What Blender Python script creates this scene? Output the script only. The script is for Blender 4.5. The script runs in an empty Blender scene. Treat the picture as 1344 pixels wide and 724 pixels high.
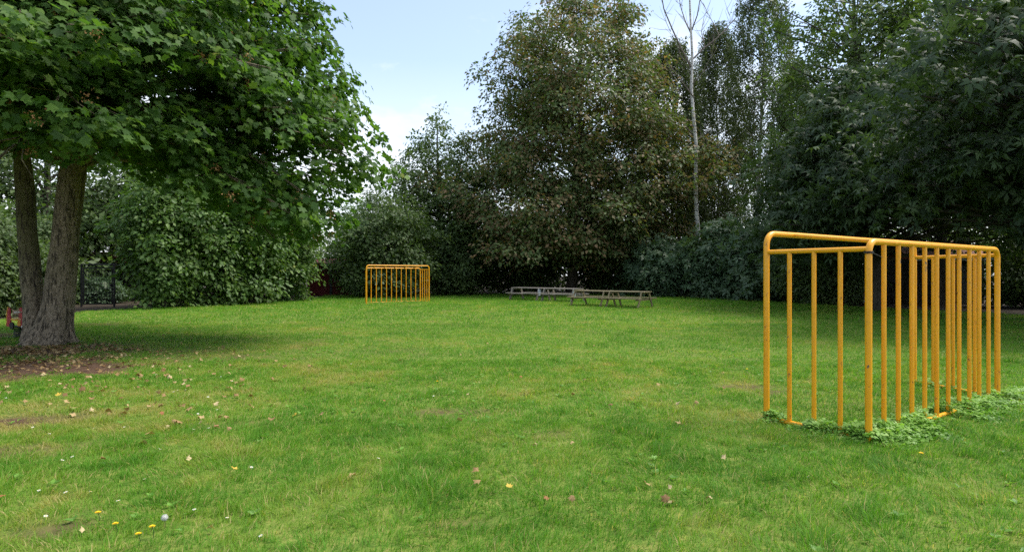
import bpy, math, random
import numpy as np
from mathutils import Vector

rng = np.random.default_rng(7)
random.seed(7)
scene = bpy.context.scene
COL = scene.collection
F, HZ, EYE = 820.0, 359.0, 1.55          # focal length in photo pixels, horizon row, eye height

def gnd(px, py):
    """ground point seen at photo pixel"""
    y = F*EYE/(py-HZ)
    return ((px-672)/F*y, y)

def at(px, y):
    return (px-672)/F*y

# ------------------------------------------------------------------ helpers
def nrm(v):
    return v/np.maximum(np.linalg.norm(v, axis=-1, keepdims=True), 1e-9)

def link(name, me, mat=None, parent=None, smooth=False):
    o = bpy.data.objects.new(name, me)
    COL.objects.link(o)
    if mat is not None: me.materials.append(mat)
    if parent is not None: o.parent = parent
    if smooth: me.shade_smooth()
    return o

def tris(name, V, T, mat, parent=None, tint=None, smooth=False):
    me = bpy.data.meshes.new(name)
    V = np.ascontiguousarray(V, np.float32); T = np.ascontiguousarray(T, np.int32)
    me.vertices.add(len(V)); me.vertices.foreach_set('co', V.ravel())
    me.loops.add(T.size); me.loops.foreach_set('vertex_index', T.ravel())
    me.polygons.add(len(T)); me.polygons.foreach_set('loop_start', np.arange(0, T.size, T.shape[1], dtype=np.int32))
    if tint is not None:
        at_ = me.attributes.new('tint', 'FLOAT', 'POINT')
        at_.data.foreach_set('value', np.ascontiguousarray(tint, np.float32))
    me.update(calc_edges=True)
    return link(name, me, mat, parent, smooth)

class MB:
    """collects shapes into one mesh"""
    def __init__(s): s.v = []; s.f = []
    def add(s, V, Fc):
        b = len(s.v); s.v += [tuple(map(float, p)) for p in V]; s.f += [tuple(b+i for i in f) for f in Fc]; return s
    def box(s, c, size, ax=(1,0,0), up=(0,0,1), bev=0.0):
        x = Vector(ax).normalized(); z = Vector(up); z = (z-x*z.dot(x)).normalized(); y = z.cross(x)
        hx, hy, hz = [k/2 for k in size]; c = Vector(c)
        b = min(bev, hx*.9, hy*.9, hz*.9)
        if b <= 0:
            P = [c+x*i*hx+y*j*hy+z*k*hz for k in (-1,1) for j in (-1,1) for i in (-1,1)]
            return s.add(P, [(0,2,3,1),(4,5,7,6),(0,1,5,4),(2,6,7,3),(0,4,6,2),(1,3,7,5)])
        import itertools
        P = []; idx = {}
        for k in (-1,1):
            for j in (-1,1):
                for i in (-1,1):
                    for a in range(3):
                        d = [i*(hx-b), j*(hy-b), k*(hz-b)]; d[a] = (i,j,k)[a]*(hx,hy,hz)[a]
                        idx[(i,j,k,a)] = len(P); P.append(c+x*d[0]+y*d[1]+z*d[2])
        Fc = []
        def q(f):                                  # orient outward
            n = (P[f[1]]-P[f[0]]).cross(P[f[2]]-P[f[1]]); m = sum((P[t] for t in f), Vector())/len(f)-c
            Fc.append(tuple(f) if n.dot(m) > 0 else tuple(reversed(f)))
        for a in range(3):
            b1, b2 = [t for t in range(3) if t != a]
            for sg in (-1,1):
                r = []
                for u, w in ((-1,-1),(1,-1),(1,1),(-1,1)):
                    t = [0,0,0]; t[a] = sg; t[b1] = u; t[b2] = w; r.append(idx[(*t,a)])
                q(r)
            for u in (-1,1):
                for w in (-1,1):                    # edge along a
                    r = []
                    for sg in (-1,1):
                        t = [0,0,0]; t[a] = sg; t[b1] = u; t[b2] = w
                        r.append((idx[(*t,b1)], idx[(*t,b2)]))
                    q([r[0][0], r[0][1], r[1][1], r[1][0]])
        for i in (-1,1):
            for j in (-1,1):
                for k in (-1,1): q([idx[(i,j,k,a)] for a in range(3)])
        return s.add(P, Fc)
    def tube(s, pts, rad, n=10, cap=True):
        pts = [Vector(p) for p in pts]
        if not hasattr(rad, '__len__'): rad = [rad]*len(pts)
        V = []; Fc = []; prev = None
        for i, p in enumerate(pts):
            t = (pts[min(i+1,len(pts)-1)]-pts[max(i-1,0)]).normalized()
            if prev is None:
                a = Vector((0,0,1)) if abs(t.z) < .9 else Vector((1,0,0))
                u = t.cross(a).normalized()
            else:
                u = (prev-t*prev.dot(t)).normalized()
            prev = u; w = t.cross(u)
            for k in range(n):
                an = 2*math.pi*k/n
                V.append(p+(u*math.cos(an)+w*math.sin(an))*rad[i])
        m = len(pts)
        for i in range(m-1):
            for k in range(n):
                k2 = (k+1) % n
                Fc.append((i*n+k, i*n+k2, (i+1)*n+k2, (i+1)*n+k))
        if cap:
            Fc.append(tuple(reversed(range(n)))); Fc.append(tuple((m-1)*n+k for k in range(n)))
        return s.add(V, Fc)
    def prism(s, outline, c, ax, up, th):
        """extruded outline: outline in (ax, up) plane, thickness along their cross"""
        x = Vector(ax).normalized(); z = Vector(up).normalized(); y = x.cross(z); c = Vector(c); n = len(outline)
        P = [c+x*a+z*b+y*(sg*th/2) for sg in (-1,1) for a, b in outline]
        Fc = [tuple(range(n)), tuple(reversed(range(n, 2*n)))]
        Fc += [(i, n+i, n+(i+1) % n, (i+1) % n) for i in range(n)]
        return s.add(P, Fc)
    def build(s, name, mat, parent=None, smooth=False):
        me = bpy.data.meshes.new(name); me.from_pydata(s.v, [], s.f); me.update()
        o = link(name, me, mat, parent)
        if smooth:
            me.shade_smooth()
            try: me.set_sharp_from_angle(angle=math.radians(40))
            except Exception: pass
        return o

def arc_path(p0, corner, p1, r, n=6):
    """points replacing a sharp corner by a bend of radius r"""
    c = Vector(corner); a = (Vector(p0)-c).normalized(); b = (Vector(p1)-c).normalized()
    half = a.angle(b)/2; d = r/math.tan(half); o = c+(a+b).normalized()*(r/math.sin(half))
    s, e = c+a*d-o, c+b*d-o
    return [o+s.slerp(e, i/n) if False else o+((s*(math.sin((1-i/n)*s.angle(e)))+e*math.sin(i/n*s.angle(e)))/math.sin(s.angle(e))) for i in range(n+1)]

def tag(o, label=None, cat=None, group=None, kind=None):
    if label: o['label'] = label
    if cat: o['category'] = cat
    if group: o['group'] = group
    if kind: o['kind'] = kind
    return o

def thing(name, label, cat, loc=(0,0,0), group=None):
    o = bpy.data.objects.new(name, None); COL.objects.link(o); o.location = loc
    o.empty_display_size = .2
    return tag(o, label, cat, group)

def vnoise(x, y, seed=0):
    xi = np.floor(x).astype(np.int64); yi = np.floor(y).astype(np.int64)
    fx = x-xi; fy = y-yi; fx = fx*fx*(3-2*fx); fy = fy*fy*(3-2*fy)
    def h(a, b):
        n = (a*374761393+b*668265263+seed*982451653) & 0xffffffff
        n = ((n ^ (n >> 13))*1274126177) & 0xffffffff
        return ((n ^ (n >> 16)) & 0xffff)/65535.0
    return (h(xi,yi)*(1-fx)+h(xi+1,yi)*fx)*(1-fy)+(h(xi,yi+1)*(1-fx)+h(xi+1,yi+1)*fx)*fy

def fbm(x, y, s, seed=0, o=3):
    t = 0; a = .5; w = 0
    for i in range(o):
        t = t+a*vnoise(x/s, y/s, seed+i*17); w += a; a *= .55; s *= .47
    return t/w

# ------------------------------------------------------------------ materials
def node_mat(name):
    m = bpy.data.materials.new(name); m.use_nodes = True
    nt = m.node_tree; nt.nodes.clear()
    out = nt.nodes.new('ShaderNodeOutputMaterial')
    return m, nt, out

def ramp(nt, fac, stops):
    r = nt.nodes.new('ShaderNodeValToRGB'); e = r.color_ramp.elements
    while len(e) < len(stops): e.new(.5)
    for el, (p, c) in zip(e, stops): el.position = p; el.color = (*c, 1)
    nt.links.new(fac, r.inputs[0]); return r.outputs[0]

def mix(nt, fac, a, b, mode='MIX'):
    m = nt.nodes.new('ShaderNodeMix'); m.data_type = 'RGBA'; m.blend_type = mode
    for s, v in ((0, fac), (6, a), (7, b)):
        if hasattr(v, 'is_linked'): nt.links.new(v, m.inputs[s])
        elif isinstance(v, (int, float)): m.inputs[s].default_value = v
        else: m.inputs[s].default_value = (*v, 1)
    return m.outputs[2]

def noise(nt, scale, detail=4, vec=None, rough=.6):
    n = nt.nodes.new('ShaderNodeTexNoise'); n.inputs['Scale'].default_value = scale
    n.inputs['Detail'].default_value = detail; n.inputs['Roughness'].default_value = rough
    if vec is not None: nt.links.new(vec, n.inputs['Vector'])
    return n.outputs['Fac']

def objvec(nt, scale=(1,1,1)):
    t = nt.nodes.new('ShaderNodeTexCoord'); m = nt.nodes.new('ShaderNodeMapping')
    m.inputs['Scale'].default_value = scale; nt.links.new(t.outputs['Object'], m.inputs[0]); return m.outputs[0]

def leaf_mat(name, stops, trans=.3, rough=.5, spec=.3, tcol=1.5):
    m, nt, out = node_mat(name)
    a = nt.nodes.new('ShaderNodeAttribute'); a.attribute_name = 'tint'
    c = ramp(nt, a.outputs['Fac'], stops)
    p = nt.nodes.new('ShaderNodeBsdfPrincipled'); p.inputs['Roughness'].default_value = rough
    p.inputs['Specular IOR Level'].default_value = spec
    nt.links.new(c, p.inputs['Base Color'])
    t = nt.nodes.new('ShaderNodeBsdfTranslucent')
    tc = mix(nt, 1.0, c, (tcol*1.0, tcol*1.1, tcol*.45), 'MULTIPLY'); nt.links.new(tc, t.inputs[0])
    s = nt.nodes.new('ShaderNodeMixShader'); s.inputs[0].default_value = trans
    nt.links.new(p.outputs[0], s.inputs[1]); nt.links.new(t.outputs[0], s.inputs[2])
    nt.links.new(s.outputs[0], out.inputs[0]); return m

def surf_mat(name, stops, scale=6, detail=5, stretch=(1,1,1), rough=.8, bump=.0, bscale=None, spec=.3, extra=None):
    m, nt, out = node_mat(name)
    v = objvec(nt, stretch); n = noise(nt, scale, detail, v)
    c = ramp(nt, n, stops)
    p = nt.nodes.new('ShaderNodeBsdfPrincipled'); p.inputs['Roughness'].default_value = rough
    p.inputs['Specular IOR Level'].default_value = spec
    if extra: c = extra(nt, c)
    nt.links.new(c, p.inputs['Base Color'])
    if bump:
        b = nt.nodes.new('ShaderNodeBump'); b.inputs['Strength'].default_value = bump; b.inputs['Distance'].default_value = .03
        nt.links.new(noise(nt, bscale or scale*3, 6, v, .7), b.inputs['Height']); nt.links.new(b.outputs[0], p.inputs['Normal'])
    nt.links.new(p.outputs[0], out.inputs[0]); return m

def mossy(nt, c):
    n = noise(nt, 1.3, 5); f = ramp(nt, n, [(.48,(0,0,0)),(.62,(1,1,1))])
    c = mix(nt, f, c, (.10,.10,.04))
    k = ramp(nt, noise(nt, 20, 5, objvec(nt, (1,1,.2)), .65), [(.40,(1,1,1)),(.49,(0,0,0))])
    return mix(nt, k, c, (.05,.04,.028))

BARK = surf_mat('maple_bark', [(.30,(.085,.065,.042)),(.46,(.20,.16,.11)),(.6,(.28,.225,.16)),(.75,(.38,.31,.23))], 17, 10, (1,1,.6), .9, 1.0, 26, extra=mossy)
BARK_DARK = surf_mat('dark_bark', [(.3,(.035,.03,.024)),(.7,(.09,.078,.062))], 8, 6, (1,1,.3), .9, .6, 24)
def birch_marks(nt, c):
    n = noise(nt, 5, 4, objvec(nt, (.5,.5,5))); f = ramp(nt, n, [(.53,(0,0,0)),(.60,(1,1,1))])
    return mix(nt, f, c, (.05,.045,.04))
BIRCH_BARK = surf_mat('birch_bark', [(.3,(.48,.46,.43)),(.7,(.78,.76,.71))], 4, 4, (1,1,2), .7, .2, extra=birch_marks)
BIRCH_TWIG = surf_mat('birch_twig', [(.3,(.10,.08,.065)),(.7,(.22,.19,.16))], 4, 4)

G = lambda k, c: tuple(x*k for x in c)
L_MAPLE = leaf_mat('maple_leaf', [(0,(0.031,0.068,0.017)),(.35,(0.052,0.116,0.024)),(.7,(0.092,0.177,0.033)),(.92,(0.153,0.236,0.041)),(.97,(0.260,0.201,0.053)),(1,(0.330,0.165,0.065))], .42, .55, .22)
L_HAZEL = leaf_mat('hazel_leaf', [(0,(0.037,0.083,0.020)),(.5,(0.083,0.160,0.033)),(.9,(0.149,0.231,0.050)),(1,(0.308,0.275,0.044))], .36, .5, .35)
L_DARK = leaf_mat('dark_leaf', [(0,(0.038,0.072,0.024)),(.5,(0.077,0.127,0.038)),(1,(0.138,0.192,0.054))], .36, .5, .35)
L_BROWN = leaf_mat('turning_maple_leaf', [(0,(.050,.088,.028)),(.52,(.104,.152,.044)),(.62,(.145,.135,.055)),(.78,(.20,.135,.065)),(1,(.29,.18,.095))], .33, .55, .3)
L_BIRCH = leaf_mat('birch_leaf', [(0,(.036,.058,.022)),(.5,(.065,.095,.033)),(1,(.12,.145,.05))], .30, .5, .3)
L_CHEST = leaf_mat('chestnut_leaf', [(0,(0.024,0.046,0.021)),(.5,(0.046,0.081,0.033)),(.9,(0.085,0.132,0.046)),(1,(0.244,0.305,0.061))], .26, .5, .28)
L_ELDER = leaf_mat('elder_leaf', [(0,(0.041,0.083,0.041)),(.5,(0.076,0.132,0.066)),(1,(0.132,0.201,0.098))], .30, .48, .4)
L_WEED = leaf_mat('weed_leaf', [(0,(.085,.20,.028)),(.5,(.175,.34,.05)),(1,(.29,.45,.10))], .35, .5, .3)
L_GRASS = leaf_mat('grass_blade', [(0,(.074,.200,.018)),(.38,(.115,.268,.026)),(.64,(.190,.305,.038)),(.84,(.34,.31,.09)),(1,(.48,.39,.18))], .42, .6, .15, 1.3)
L_DEAD = leaf_mat('fallen_leaf_brown', [(0,(.15,.085,.035)),(.4,(.29,.185,.08)),(.8,(.43,.31,.15)),(1,(.55,.44,.25))], .15, .7, .2, 1.0)
L_KEYS = leaf_mat('maple_key_brown', [(0,(.17,.075,.03)),(.6,(.33,.17,.07)),(1,(.45,.28,.12))], .25, .6, .2, 1.0)

def flat(name, col, rough=.6, spec=.4, var=.15):
    return surf_mat(name, [(.3, G(1-var, col)), (.7, G(1+var, col))], 7, 5, rough=rough, spec=spec)

def worn(nt, c):
    v = objvec(nt, (1,1,.45))
    f = ramp(nt, noise(nt, 30, 6, v, .75), [(.60,(0,0,0)),(.66,(1,1,1))])
    c = mix(nt, f, c, (.25,.10,.03))
    f2 = ramp(nt, noise(nt, 9, 3, v), [(.70,(0,0,0)),(.735,(1,1,1))])
    return mix(nt, f2, c, (.10,.085,.075))
PAINT = surf_mat('orange_paint', [(.3,(.80,.335,.006)),(.7,(.88,.40,.012))], 3, 5, rough=.36, bump=.05, bscale=60, spec=.5, extra=worn)
WIRE = flat('black_wire', (.02,.02,.02))
WOOD_TAN = surf_mat('weathered_tan_wood', [(.3,(.14,.12,.068)),(.7,(.28,.24,.15))], 5, 6, (1,8,8), .85, .4)
WOOD_GREY = surf_mat('weathered_grey_wood', [(.3,(.16,.145,.125)),(.7,(.30,.275,.24))], 5, 6, (1,8,8), .85, .4)
PLATE = flat('pale_blue_plate', (.42,.48,.52), .4)
METAL_BLACK = flat('black_metal', (.014,.014,.016), .5)
RED_BOARD = surf_mat('red_boards', [(.3,(.085,.012,.012)),(.7,(.14,.02,.019))], 6, 5, rough=.7)
FASCIA = flat('grey_white_fascia', (.50,.52,.54), .6, var=.08)
def rooftiles(nt, c):
    b = nt.nodes.new('ShaderNodeTexBrick'); b.inputs['Scale'].default_value = 3
    b.inputs['Color1'].default_value = (1,1,1,1); b.inputs['Color2'].default_value = (.7,.7,.7,1); b.inputs['Mortar'].default_value = (.25,.25,.25,1)
    return mix(nt, 1.0, c, b.outputs[0], 'MULTIPLY')
TILE_RED = surf_mat('terracotta_roof', [(.3,(.30,.12,.075)),(.7,(.46,.22,.15))], 5, 5, extra=rooftiles)
DARK_WALL = flat('dark_shed_wall', (.06,.055,.05), .8)
WHITE = flat('white_trim', (.72,.72,.70), .5, var=.06)
TOY_RED = flat('toy_red', (.40,.035,.05), .4)
TOY_YEL = flat('toy_yellow', (.72,.36,.03), .4)
GLASS = flat('dark_window', (.02,.024,.028), .1, .6)
PETAL = flat('white_petal', (.80,.80,.78), .6, var=.04)
YELLOW = flat('yellow_flower', (.85,.55,.01), .6)
SEED = flat('grey_seed_head', (.55,.55,.52), .9)
STEM = flat('green_stem', (.07,.14,.03), .6)

# ------------------------------------------------------------------ ground
SOIL = surf_mat('soil', [(.3,(.030,.023,.016)),(.55,(.055,.042,.028)),(.75,(.10,.075,.05))], 2.5, 8, rough=.95, bump=.8, bscale=14)
V = []; nG = 90
def groundz(x, y):
    far = np.clip((np.hypot(x, y)-60)/120, 0, 1)
    return -.02+0*x+0*far
xs = np.concatenate([np.linspace(-400,-60,8), np.linspace(-55,55,56), np.linspace(60,400,8)])
ys = np.concatenate([np.linspace(-300,-30,6), np.linspace(-25,75,51), np.linspace(80,400,8)])
X, Y = np.meshgrid(xs, ys); V = np.stack([X, Y, groundz(X, Y)+.012*(fbm(X, Y, 4, 3)-.5)], -1).reshape(-1,3)
nx = len(xs); I = np.arange(len(V)).reshape(len(ys), nx)
Q = np.stack([I[:-1,:-1], I[:-1,1:], I[1:,1:], I[1:,:-1]], -1).reshape(-1,4)
tag(tris('ground', V, Q, SOIL, smooth=True), 'dark brown soil under the trees around the lawn', 'ground', kind='structure')

LAWN = [(-26,-4),(-26,12),(-21,18),(-17.2,20.5),(-16.2,22.7),(-17.3,25.6),(-15.6,28.6),(-13.6,31.6),(-12.2,35.5),(-12.6,43.5),(-8,46.2),(-4.1,47),(4.5,47),(11.4,41),(13.7,34.6),(15.4,29.8),(17,26.6),(18.9,23.3),(23,19),(28,12),(28,-4)]
def in_lawn(x, y):
    r = np.zeros(x.shape, bool); n = len(LAWN)
    wx = x+(fbm(x, y, 1.1, 41)-.5)*1.0; wy = y+(fbm(x, y, 1.1, 57)-.5)*1.0
    for i in range(n):
        (x1,y1),(x2,y2) = LAWN[i], LAWN[(i+1) % n]
        if y1 == y2: continue
        c = ((y1 > wy) != (y2 > wy)) & (wx < (x2-x1)*(wy-y1)/(y2-y1)+x1)
        r ^= c
    return r

TREE = gnd(68, 452)                        # foot of the big maple
def ell(x, y, cx, cy, rx, ry, rot=0):
    c, s = math.cos(rot), math.sin(rot); dx, dy = x-cx, y-cy
    u = (dx*c+dy*s)/rx; v = (-dx*s+dy*c)/ry
    return np.clip(1.25-np.sqrt(u*u+v*v), 0, 1)
BARE = [(*gnd(25,486),1.9,1.35,.1,1.0),(*gnd(70,462),1.7,1.2,0,.75),(*gnd(28,556),.95,.34,.55,.42),(*gnd(20,596),.7,.25,.3,.34),(*gnd(70,700),.28,.12,.4,.34),
        (*gnd(975,510),.55,.28,.1,.55),(*gnd(1020,517),.4,.2,.3,.5),(*gnd(632,690),.3,.05,.2,.6),(*gnd(100,427),2.0,.6,0,.3),
        (*gnd(590,545),.8,.3,.2,.25),(*gnd(700,575),.6,.25,.2,.22),(*gnd(250,470),3.2,1.3,.2,.22),(*gnd(22,441),1.6,.7,0,.5)]
def bare(x, y):
    t = np.zeros(x.shape)
    for cx, cy, rx, ry, rot, k in BARE:
        t = np.maximum(t, ell(x, y, cx, cy, rx, ry, rot)*k*1.3)
    n = fbm(x, y, .5, 11)
    t = t+(n-.5)*1.5*np.clip(t*2, 0, 1)+(fbm(x, y, .15, 12)-.5)*.8*np.clip(t*2, 0, 1)
    t = t+np.clip(fbm(x, y, .9, 77)-.66, 0, 1)*1.6
    return np.clip(t, 0, 1)
def dryness(x, y):
    a = fbm(x, y, 1.3, 5); b = fbm(x, y, .38, 23)
    lush = np.clip((y-20)/16, 0, 1)*.05
    return .50+1.15*(.5*a+.5*b-.5)-lush+.13*np.exp(-((x+4.5)/4.5)**2-((y-8.5)/4.0)**2)

def lawnz(x, y):
    return .012+.028*fbm(x, y, 1.3, 9)

g = .16
xs = np.arange(-27, 29, g); ys = np.arange(-5, 48.5, g)
X, Y = np.meshgrid(xs, ys); V = np.stack([X, Y, lawnz(X, Y)], -1).reshape(-1,3)
I = np.arange(len(V)).reshape(X.shape)
Q = np.stack([I[:-1,:-1], I[:-1,1:], I[1:,1:], I[1:,:-1]], -1).reshape(-1,4)
cc = V[Q].mean(1); Q = Q[in_lawn(cc[:,0], cc[:,1])]
used, inv = np.unique(Q, return_inverse=True); V = V[used]; Q = inv.reshape(Q.shape)
m, nt, out = node_mat('lawn_thatch')
a = nt.nodes.new('ShaderNodeAttribute'); a.attribute_name = 'tint'
n1 = noise(nt, 9, 8, objvec(nt))
thatch = ramp(nt, n1, [(.3,(.07,.13,.02)),(.5,(.13,.19,.03)),(.72,(.23,.24,.06))])
soilc = ramp(nt, noise(nt, 14, 8, objvec(nt)), [(.3,(.055,.032,.020)),(.7,(.15,.090,.055))])
p = nt.nodes.new('ShaderNodeBsdfPrincipled'); p.inputs['Roughness'].default_value = .9; p.inputs['Specular IOR Level'].default_value = .15
nt.links.new(mix(nt, a.outputs['Fac'], thatch, soilc), p.inputs['Base Color'])
bp = nt.nodes.new('ShaderNodeBump'); bp.inputs['Strength'].default_value = .6; bp.inputs['Distance'].default_value = .03
nt.links.new(noise(nt, 40, 6, objvec(nt)), bp.inputs['Height']); nt.links.new(bp.outputs[0], p.inputs['Normal'])
nt.links.new(p.outputs[0], out.inputs[0])
tag(tris('lawn', V, Q, m, tint=np.clip(bare(V[:,0], V[:,1])*1.3, 0, 1), smooth=True), 'green mown lawn with worn brown patches', 'lawn', kind='structure')

# grass blades
def blades(y0, y1, dens, hgt, wid, segs):
    area = (y1-y0)*(.86*(y0+y1)+9.0)
    n = int(area*dens); r = rng.random
    y = np.sqrt(y0*y0+(y1*y1-y0*y0)*r(n))
    x = (r(n)*2-1)*(.86*y+4.5)
    b = bare(x, y); d = dryness(x, y)
    clump = fbm(x, y, .16, 31, 2)
    ok = in_lawn(x, y) & (r(n) > b*1.0) & (r(n) < .45+1.0*clump)
    x, y, b, d, clump = x[ok], y[ok], b[ok], d[ok], clump[ok]; n = len(x)
    lush = fbm(x, y, .7, 91)
    edge = np.clip((y-24)/14, 0, 1)*.5
    h = hgt*(.45+.75*r(n))*(1+1.6*np.clip(fbm(x, y, .22, 133, 2)-.60, 0, 1)*2)*(.75+.5*lush)*(.7+.7*clump)*(1-.45*b)*(1+edge)
    az = r(n)*6.283; flow = fbm(x, y, .5, 15)*12.6
    lean = h*(.45+1.25*r(n))
    dx = (np.cos(az)*.75+np.cos(flow)*.45)*lean; dy = (np.sin(az)*.75+np.sin(flow)*.45)*lean
    sx, sy = -np.sin(az), np.cos(az)
    w = wid*(.6+.8*r(n))*.5
    z0 = lawnz(x, y)-.006
    B = np.stack([x, y, z0], -1); S = np.stack([sx, sy, 0*sx], -1)*w[:,None]
    h = h*(1.05-.35*np.minimum(lean/h, 1.7)/1.7); T = B+np.stack([dx, dy, h], -1)
    tint = np.clip(.05+.80*(d-.28)/.5*.9+.20*(r(n)-.5)+.25*np.clip(b,0,1), 0, .86)
    tint = np.where(r(n) < .05+.14*np.clip(d-.42, 0, 1)*2, .9+.1*r(n), tint)
    if segs == 2:
        M = B+np.stack([dx*.32, dy*.32, h*.62], -1)
        P = np.stack([B-S, B+S, M-S*.8, M+S*.8, T], 1).reshape(-1,3)
        tr = np.array([[0,1,3],[0,3,2],[2,3,4]])
        k = 5
    else:
        P = np.stack([B-S, B+S, T], 1).reshape(-1,3); tr = np.array([[0,1,2]]); k = 3
    return P, (np.arange(n)[:,None,None]*k+tr).reshape(-1,3), np.repeat(tint, k)
VV = []; TT = []; CC = []; base = 0
for spec in [(2.6,6.5,5200,.058,.0042,2),(6.5,11,2900,.056,.006,2),(11,19,1100,.062,.010,1),(19,48,330,.075,.020,1)]:
    P, T, c = blades(*spec); VV.append(P); TT.append(T+base); CC.append(c); base += len(P)
tag(tris('grass', np.concatenate(VV), np.concatenate(TT), L_GRASS, tint=np.concatenate(CC)), 'short green and straw coloured lawn grass', 'grass', kind='stuff')

# ------------------------------------------------------------------ foliage machinery
def fan(outline, w):
    P = [(0,0,0)]+[(u,v,w(u,v)) for u, v in outline]; n = len(outline)
    return np.array(P), np.array([(0,1+i,1+(i+1) % n) for i in range(n)])
def maple_outline():
    A = [0,21,34,50,63,78,105,128,160]; R = [1.0,.60,.74,.94,.66,.58,.72,.40,.30]
    pts = [(R[i]*math.cos(math.radians(A[i])), R[i]*math.sin(math.radians(A[i]))) for i in range(len(A))]
    return pts+[(x,-y) for x, y in reversed(pts[1:])]
T_MAPLE = fan(maple_outline(), lambda u, v: -.26*(u*u+v*v)+.14*abs(v))
T_MAPLE5 = fan([(1,0),(.42,.22),(.55,.72),(.08,.38),(-.3,.5),(-.25,0),(-.3,-.5),(.08,-.38),(.55,-.72),(.42,-.22)], lambda u, v: -.2*(u*u+v*v))
T_LEAF = (np.array([(0,0,0),(.45,.30,.07),(1,0,-.08),(.45,-.30,.07)]), np.array([(0,2,1),(0,3,2)]))
def rosette(k=7, wd=.16, droop=.45):
    P = []; T = []
    for i in range(k):
        a = 2*math.pi*i/k+.3*(i % 2); c, s = math.cos(a), math.sin(a); b = len(P); ln = 1-.18*(i % 3)
        for u, v, w in ((.06,0,0),(.5*ln,wd,.02),(.5*ln,-wd,.02),(ln,0,-droop*(.7+.3*(i % 2)))):
            P.append((u*c-v*s, u*s+v*c, w))
        T += [(b,b+2,b+1),(b+1,b+2,b+3)]
    return np.array(P), np.array(T)
T_ROS = rosette()
T_TRI = (lambda r: r)(rosette(3, .30, .15))
T_SPRAY = rosette(5, .20, .25)

def leaves(C, axis, normal, size, tmpl, tint, jit=None):
    P, T = tmpl; n = len(C); k = len(P)
    a = nrm(axis); s = nrm(np.cross(normal, a)); w = np.cross(a, s)
    M = np.stack([a, s, w], 1)                                     # n,3,3
    V = C[:,None,:]+np.einsum('kj,njc->nkc', P, M)*size[:,None,None]
    return V.reshape(-1,3), (np.arange(n)[:,None,None]*k+T).reshape(-1,3), np.repeat(tint, k)

def clump_leaves(cl, tmpl, size, tintmix=(.5,.5), droop=.35, flat_=.6, upw=.9, sp=9):
    """cl: list of (centre, radius, count, out direction)"""
    c = np.array([k[0] for k in cl]); r = np.array([k[1] for k in cl]); n = np.array([k[2] for k in cl], int)
    od = np.array([k[3] for k in cl])
    ct = rng.random(len(cl))
    ns = np.maximum(1, n//sp)
    C = np.repeat(c, ns, 0); R = np.repeat(r, ns); O = np.repeat(od, ns, 0); CT = np.repeat(ct, ns); K = len(C)
    d = nrm(rng.normal(size=(K,3))); d[:,2] *= flat_
    off = d*(R*rng.random(K)**(1/2.6))[:,None]
    off[:,2] -= .25*(off[:,0]**2+off[:,1]**2)/np.maximum(R, .05)   # sprays arch over
    snm = nrm(np.array([0,0,upw])+.6*nrm(off)+.45*O+.30*rng.normal(size=(K,3)))
    sax = nrm(off*np.array([1,1,.3])+.5*O+.4*rng.normal(size=(K,3))); ST = .55*CT+.45*rng.random(K)
    # leaves lie in the plane of their spray
    C, R, O, CT, snm, sax, off = [np.repeat(q, sp, 0) for q in (C, R, O, ST, snm, sax, off)]; N = len(C)
    q = rng.normal(size=(N,3))*size*1.05; q -= snm*(q*snm).sum(1, keepdims=True)*.75
    pos = C+off+q+sax*size*.5*rng.random(N)[:,None]
    ax = nrm(nrm(q)+.7*sax+.35*rng.normal(size=(N,3))); ax[:,2] -= droop
    nm = snm+.28*rng.normal(size=(N,3))
    sz = size*(.5+.95*rng.random(N))
    tint = np.clip(tintmix[0]*CT+tintmix[1]*rng.random(N), 0, 1)
    return leaves(pos, ax, nm, sz, tmpl, tint)

def trunk_path(base, H, lean, wob, n=12):
    b = np.array(base, float); t = np.linspace(0, 1, n)
    ph = rng.random(4)*6.28
    x = b[0]+lean[0]*t+wob*np.sin(t*4+ph[0])*t; y = b[1]+lean[1]*t+wob*np.sin(t*4.6+ph[1])*t
    x -= 0; z = b[2]+H*t
    return np.stack([x, y, z], -1)

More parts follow.
